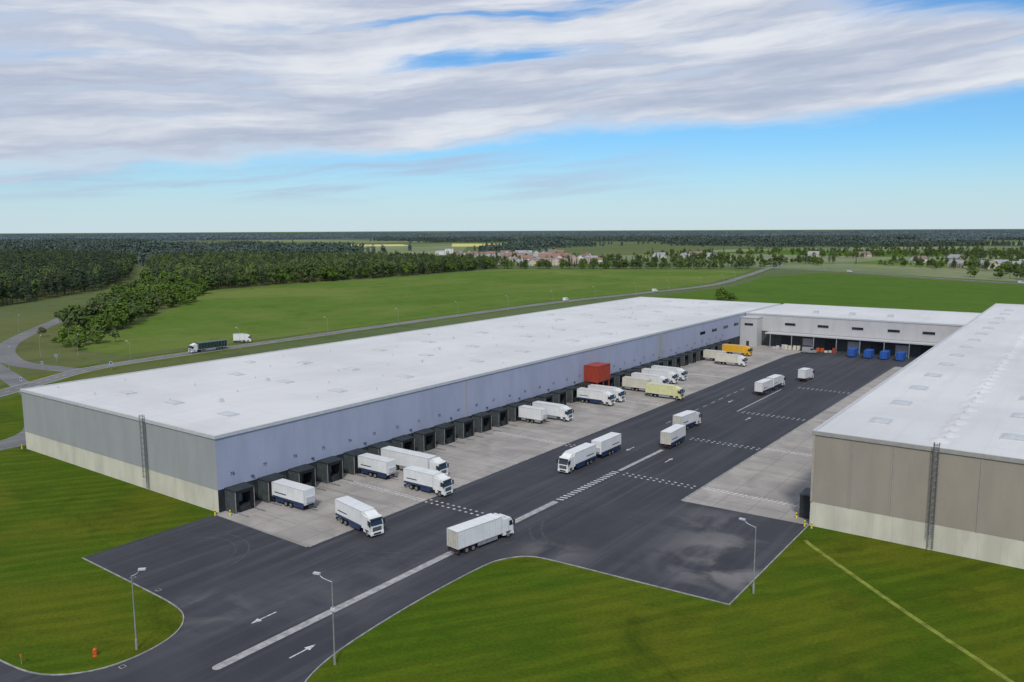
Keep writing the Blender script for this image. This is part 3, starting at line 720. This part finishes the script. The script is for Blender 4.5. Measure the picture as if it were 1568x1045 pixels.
def fillp(poly,sp):
    a=np.array(poly); x0,y0=a.min(0); x1,y1=a.max(0)
    X,Y=np.meshgrid(np.arange(x0,x1,sp),np.arange(y0,y1,sp)); P=np.stack([X.ravel(),Y.ravel()],1)+rng.uniform(-.75,.75,(X.size,2))*sp
    return P[inpoly(P,poly)]
def nearroad(P,rd,d):
    R_=np.array(rd); D_=np.min(np.hypot(P[:,None,0]-R_[None,:,0],P[:,None,1]-R_[None,:,1]),1); return D_<d
left=[(-590,120),(-597,235),(-655,305),(-722,385),(-820,450),(-1150,640),(-1700,700),(-1800,100),(-900,60)]
srd=[tuple(Vector(sr[i]).lerp(Vector(sr[i+1]),k/4)) for i in range(len(sr)-1) for k in range(4)]
P=fillp(left,8.); P=P[~nearroad(P,srd,12)]; inst('forest',P,C_con,.7,1.25)
mid=[(-735,415),(-690,400),(-618,408),(-626,504),(-622,632),(-642,845),(-640,880),(-900,900),(-1250,800),(-1100,640)]
P=fillp(mid,7.6); P=P[~nearroad(P,srd,12)]; inst('forest',P,C_mix,.65,1.2)
wedge=[(-618,412),(-700,400),(-660,360),(-575,305),(-488,240),(-420,190),(-402,185),(-392,205),(-425,235),(-460,262),(-490,290),(-505,318),(-560,360)]
P=fillp(wedge,6.2); P=P[~nearroad(P,srd,8)]; P=P[rng.random(len(P))<.8]; inst('forest',P,C_brd,.6,1.2)
P=[(-372+rng.uniform(-14,12),176+rng.uniform(-9,8)) for _ in range(14)]+[(-215+rng.uniform(-9,9),556+rng.uniform(-5,5)) for _ in range(9)]+[(-350,168),(-362,190),(-410,180),(-430,205)]
inst('bushes',P,C_brd,.4,.8)
def line(a,b_,n,j): return [(a[0]+(b_[0]-a[0])*t+rng.normal(0,j),a[1]+(b_[1]-a[1])*t+rng.normal(0,j)) for t in rng.random(n)]
P=line((-642,850),(-374,1006),130,5)+line((-374,1006),(-345,1040),8,6)+line((-800,1000),(-640,1120),60,20)+line((-640,1120),(-360,1080),70,8)+line((-700,1400),(-500,1560),60,14)
P+=line((-480,1560),(-330,1450),25,10)+line((-250,1210),(-50,1080),60,16)+line((-50,1080),(200,960),80,12)+line((-120,960),(60,860),30,8)+line((-180,1500),(300,1250),160,25)+line((-600,1750),(0,1700),160,30)+line((60,1000),(500,700),90,12)+line((-300,1800),(300,1650),160,30)+line((-500,2100),(500,1900),220,40)+line((-130,1300),(120,1180),120,35)+line((-560,1250),(-300,1180),90,15)+line((-350,1620),(100,1500),160,20)
inst('hedgerow',P,C_mix,.45,.9)

# village
wallc=[simple('render_white',(.60,.60,.58),.8),simple('render_cream',(.48,.43,.34),.8),simple('render_pink',(.42,.31,.27),.8),simple('render_grey',(.40,.40,.41),.8)]
roofc=[simple('tile_red',(.24,.13,.10),.8),simple('tile_brown',(.18,.14,.12),.8),simple('roof_grey',(.26,.27,.29),.7)]
def house(x,y,w,l,h,a,wm,rm,flat=False,nm='house'):
    b=MB(); b.box(-w/2,w/2,-l/2,l/2,0,h,wm,skip=('b',))
    if not flat:
        r=w*.38; ov=.4
        b.face([(-w/2-ov,-l/2-ov,h-.2),(0,-l/2-ov,h+r),(0,l/2+ov,h+r),(-w/2-ov,l/2+ov,h-.2)],rm); b.face([(0,-l/2-ov,h+r),(w/2+ov,-l/2-ov,h-.2),(w/2+ov,l/2+ov,h-.2),(0,l/2+ov,h+r)],rm)
        for s in (-1,1): b.face([(-w/2,s*l/2,h),(w/2,s*l/2,h),(0,s*l/2,h+r-.05)],wm)
        b.box(.6,1.2,-.3,.3,h+.4*r,h+r+.8,rm)
    else: b.box(-w/2-.2,w/2+.2,-l/2-.2,l/2+.2,h,h+.35,rm)
    z=1.
    while z+1.4<h:
        k=-l/2+1.5
        while k<l/2-1.2:
            for s in (-1,1): b.box(*sorted((s*w/2,s*(w/2+.04))),k,k+1.1,z,z+1.3,glass_m)
            k+=2.8
        for xx in (-w/4,w/4): 
            for s in (-1,1): b.box(xx-.5,xx+.5,*sorted((s*l/2,s*(l/2+.04))),z,z+1.3,glass_m)
        z+=2.8
    b.obj(nm,loc=(x,y,0),rotz=a)
vt=[]
vil=fillp([(-1010,1180),(-800,960),(-690,925),(-610,1000),(-600,1060),(-690,1180),(-860,1330)],26)
for x,y in vil:
    if rng.random()<.85:
        big=rng.random()<.2
        house(x,y,rng.uniform(9,12)*(1.2 if big else 1),rng.uniform(12,18)*(2 if big else 1),rng.choice([5.,6.,8.5]) if not big else 9,rng.choice([.6,2.17,.7]),wallc[rng.integers(0,4)],roofc[rng.integers(0,3)],big and rng.random()<.5)
    vt+= [(x+rng.uniform(-16,16),y+rng.uniform(-16,16)) for _ in range(2)]
house(-1010,1170,22,60,12,.6,wallc[0],roofc[2],True,'industrial_building')
house(-960,1130,15,15,17,.6,wallc[0],roofc[2],True,'tower_block')
for x,y in [(-640,1330),(-600,1345),(-560,1370),(-610,1420),(-150,1180),(-115,1160),(-90,1190),(-60,1150),(-20,1120),(-75,1250),(10,1130),(60,1100),(-220,1330),(-180,1400),(-420,1500),(-340,1520),(-105,1210),(-45,1190),(30,1180)]:
    house(x,y,rng.uniform(10,15),rng.uniform(14,26),5,rng.uniform(0,3),wallc[rng.integers(0,2)],roofc[rng.integers(1,3)]); vt+=[(x+rng.uniform(-30,30),y+rng.uniform(-25,25)) for _ in range(8)]
inst('village_trees',vt,C_mix,.35,.7)

# distant forests
pts=[]; far=[]
fields=[[(-640,1100),(-340,1030),(-50,885),(700,520),(2200,1300),(300,2450),(-350,2500),(-760,2000),(-760,1400)],
        [(-1236,1094),(-2247,1940),(-2320,2180),(-1950,2500),(-1500,2200),(-1038,1282)],[(-1100,1150),(-600,900),(-600,1350),(-900,1500)],[(-700,2850),(400,2650),(900,3200),(-900,3500)],[(-3800,2550),(-2500,2350),(-2300,2800),(-3700,3100)]]
for sp,d0,d1,L_,thr in ((150,1150,4200,pts,-.02),(290,4200,14000,far,-.05)):
    X,Y=np.meshgrid(np.arange(-d1,d1,sp),np.arange(-500,d1,sp)); PP=np.stack([X.ravel(),Y.ravel()],1)+rng.uniform(-.4,.4,(X.size,2))*sp
    dist=np.hypot(PP[:,0],PP[:,1]); az=np.degrees(np.arctan2(-PP[:,0],PP[:,1]))-36
    k=(dist>d0)&(dist<d1)&(np.abs(az)<48)
    for f in fields: k&=~inpoly(PP,f)
    k&=~((dist<1900)&(az<2)&(az>-90)&(PP[:,0]>-1100))
    for p in PP[k]:
        n=mnoise.noise(Vector((p[0]*.0013+3,p[1]*.0013,1.7)))
        if n>thr-(.25 if (p[0]<-1300 and np.hypot(*p)<2300) else 0): L_.append((p[0],p[1]))
pts=[p for p in pts if not (p[0]>-1500 and p[1]<700 and p[0]<-500 and np.hypot(*p)<1700)]
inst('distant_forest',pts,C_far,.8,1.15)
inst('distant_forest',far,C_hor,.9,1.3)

# ------------------------------------------------------------------ camera, light, sky
cam=bpy.data.cameras.new('camera'); co=bpy.data.objects.new('camera',cam); root.objects.link(co); SC.camera=co
Rm=Matrix.Rotation(math.radians(36),4,'Z')@Matrix.Rotation(math.radians(90-7.8),4,'X')@Matrix.Rotation(math.radians(-0.25),4,'Z')
co.matrix_world=Matrix.Translation((0,0,50))@Rm
cam.sensor_width=36; cam.lens=28.47; cam.clip_start=.5; cam.clip_end=80000

sd=Vector((.45,-.70,.85)).normalized()
sun=bpy.data.lights.new('sun','SUN'); sun.energy=2.6; sun.angle=math.radians(8); sun.color=(1,.95,.86)
so=bpy.data.objects.new('sun',sun); root.objects.link(so); so.rotation_mode='QUATERNION'; so.rotation_quaternion=sd.to_track_quat('Z','Y')
w=bpy.data.worlds.new('World'); SC.world=w; w.use_nodes=True
t=NT(w.node_tree); bg=w.node_tree.nodes['Background']
sky=t.node('ShaderNodeTexSky'); sky.sky_type='NISHITA'; sky.sun_disc=False
sky.sun_elevation=math.asin(sd.z); sky.sun_rotation=math.atan2(sd.x,sd.y); sky.altitude=50; sky.air_density=1.0; sky.dust_density=.6; sky.ozone_density=2.
d=t.node('ShaderNodeTexCoord').outputs['Generated']
lat=t.dot(d,(math.cos(math.radians(36)),math.sin(math.radians(36)),0)); z=t.dot(d,(0,0,1))
A=lambda a,b:t.math('ADD',a,b)
Mu=lambda a,b:t.math('MULTIPLY',a,b)
wv=t.node('ShaderNodeCombineXYZ',{0:Mu(lat,3.4),1:Mu(z,13.),2:7.}).outputs[0]
wz=t.math('SUBTRACT',t.noise(wv,1.,5,.55),.5)
zt=A(z,Mu(lat,-.085))
zw=A(zt,Mu(wz,.04))
def cn(kx,kz,off,det,ro,dist=0): return t.noise(t.node('ShaderNodeCombineXYZ',{0:Mu(lat,kx),1:Mu(zw,kz),2:off}).outputs[0],1.,det,ro,dist)
n_big=cn(1.9,13,1.3,4,.5); n_mid=cn(4.6,34,5.1,9,.56); n_fine=cn(16,85,2.2,9,.62); n_sh=cn(2.4,30,12.4,7,.52)
bias=t.ss(A(zt,Mu(wz,.06)),.072,.132,-.40,.16)
# solid lower band that reaches the right edge of the view
band=Mu(Mu(t.ss(zt,.085,.115),t.ss(zt,.175,.145)),t.ss(lat,.05,.35,0,.20))
hole=Mu(t.ss(A(z,Mu(lat,.30)),.320,.42,0,.5),t.ss(z,.5,.35))
gap=Mu(t.ss(cn(2.0,26,33.,6,.5),.47,.66),t.ss(z,.155,.205,0,.36))
cov=A(A(A(Mu(n_big,.45),Mu(n_mid,.35)),A(Mu(n_fine,.20),bias)),band); cov=t.math('SUBTRACT',t.math('SUBTRACT',cov,hole),Mu(gap,t.ss(z,.6,.4)))
mask=t.ss(cov,.34,.68)
wl=Mu(t.ss(z,.025,.05),t.ss(z,.125,.08)); wl=Mu(wl,t.ss(lat,.32,-.10))
cv4=t.node('ShaderNodeCombineXYZ',{0:Mu(lat,3.0),1:Mu(zw,46),2:9.}).outputs[0]
wisp=Mu(t.ss(t.noise(cv4,1.,8,.55,.3),.44,.66,0,.75),wl)
shade=t.ss(A(A(Mu(n_sh,.60),Mu(n_mid,.28)),Mu(n_fine,.14)),.40,.63)
edge=t.ss(cov,.72,.50)
shade=t.math('MAXIMUM',shade,Mu(edge,.7))
ccol=t.mix(shade,(4.5,5.0,6.25),(8.1,8.25,8.6))
skyc=t.mix(1.,sky.outputs[0],(.58,.98,1.30),'MULTIPLY')
hz=t.ss(z,-.02,.115,.88,0)
skyc=t.mix(hz,skyc,(6.3,7.5,8.1))
c1=t.mix(wisp,skyc,(4.3,5.2,6.9))
c2=t.mix(Mu(mask,.94),c1,ccol)
t.put(bg.inputs[0],c2); bg.inputs[1].default_value=.1
SC.view_settings.view_transform='Standard'; SC.view_settings.look='None'; SC.view_settings.exposure=0
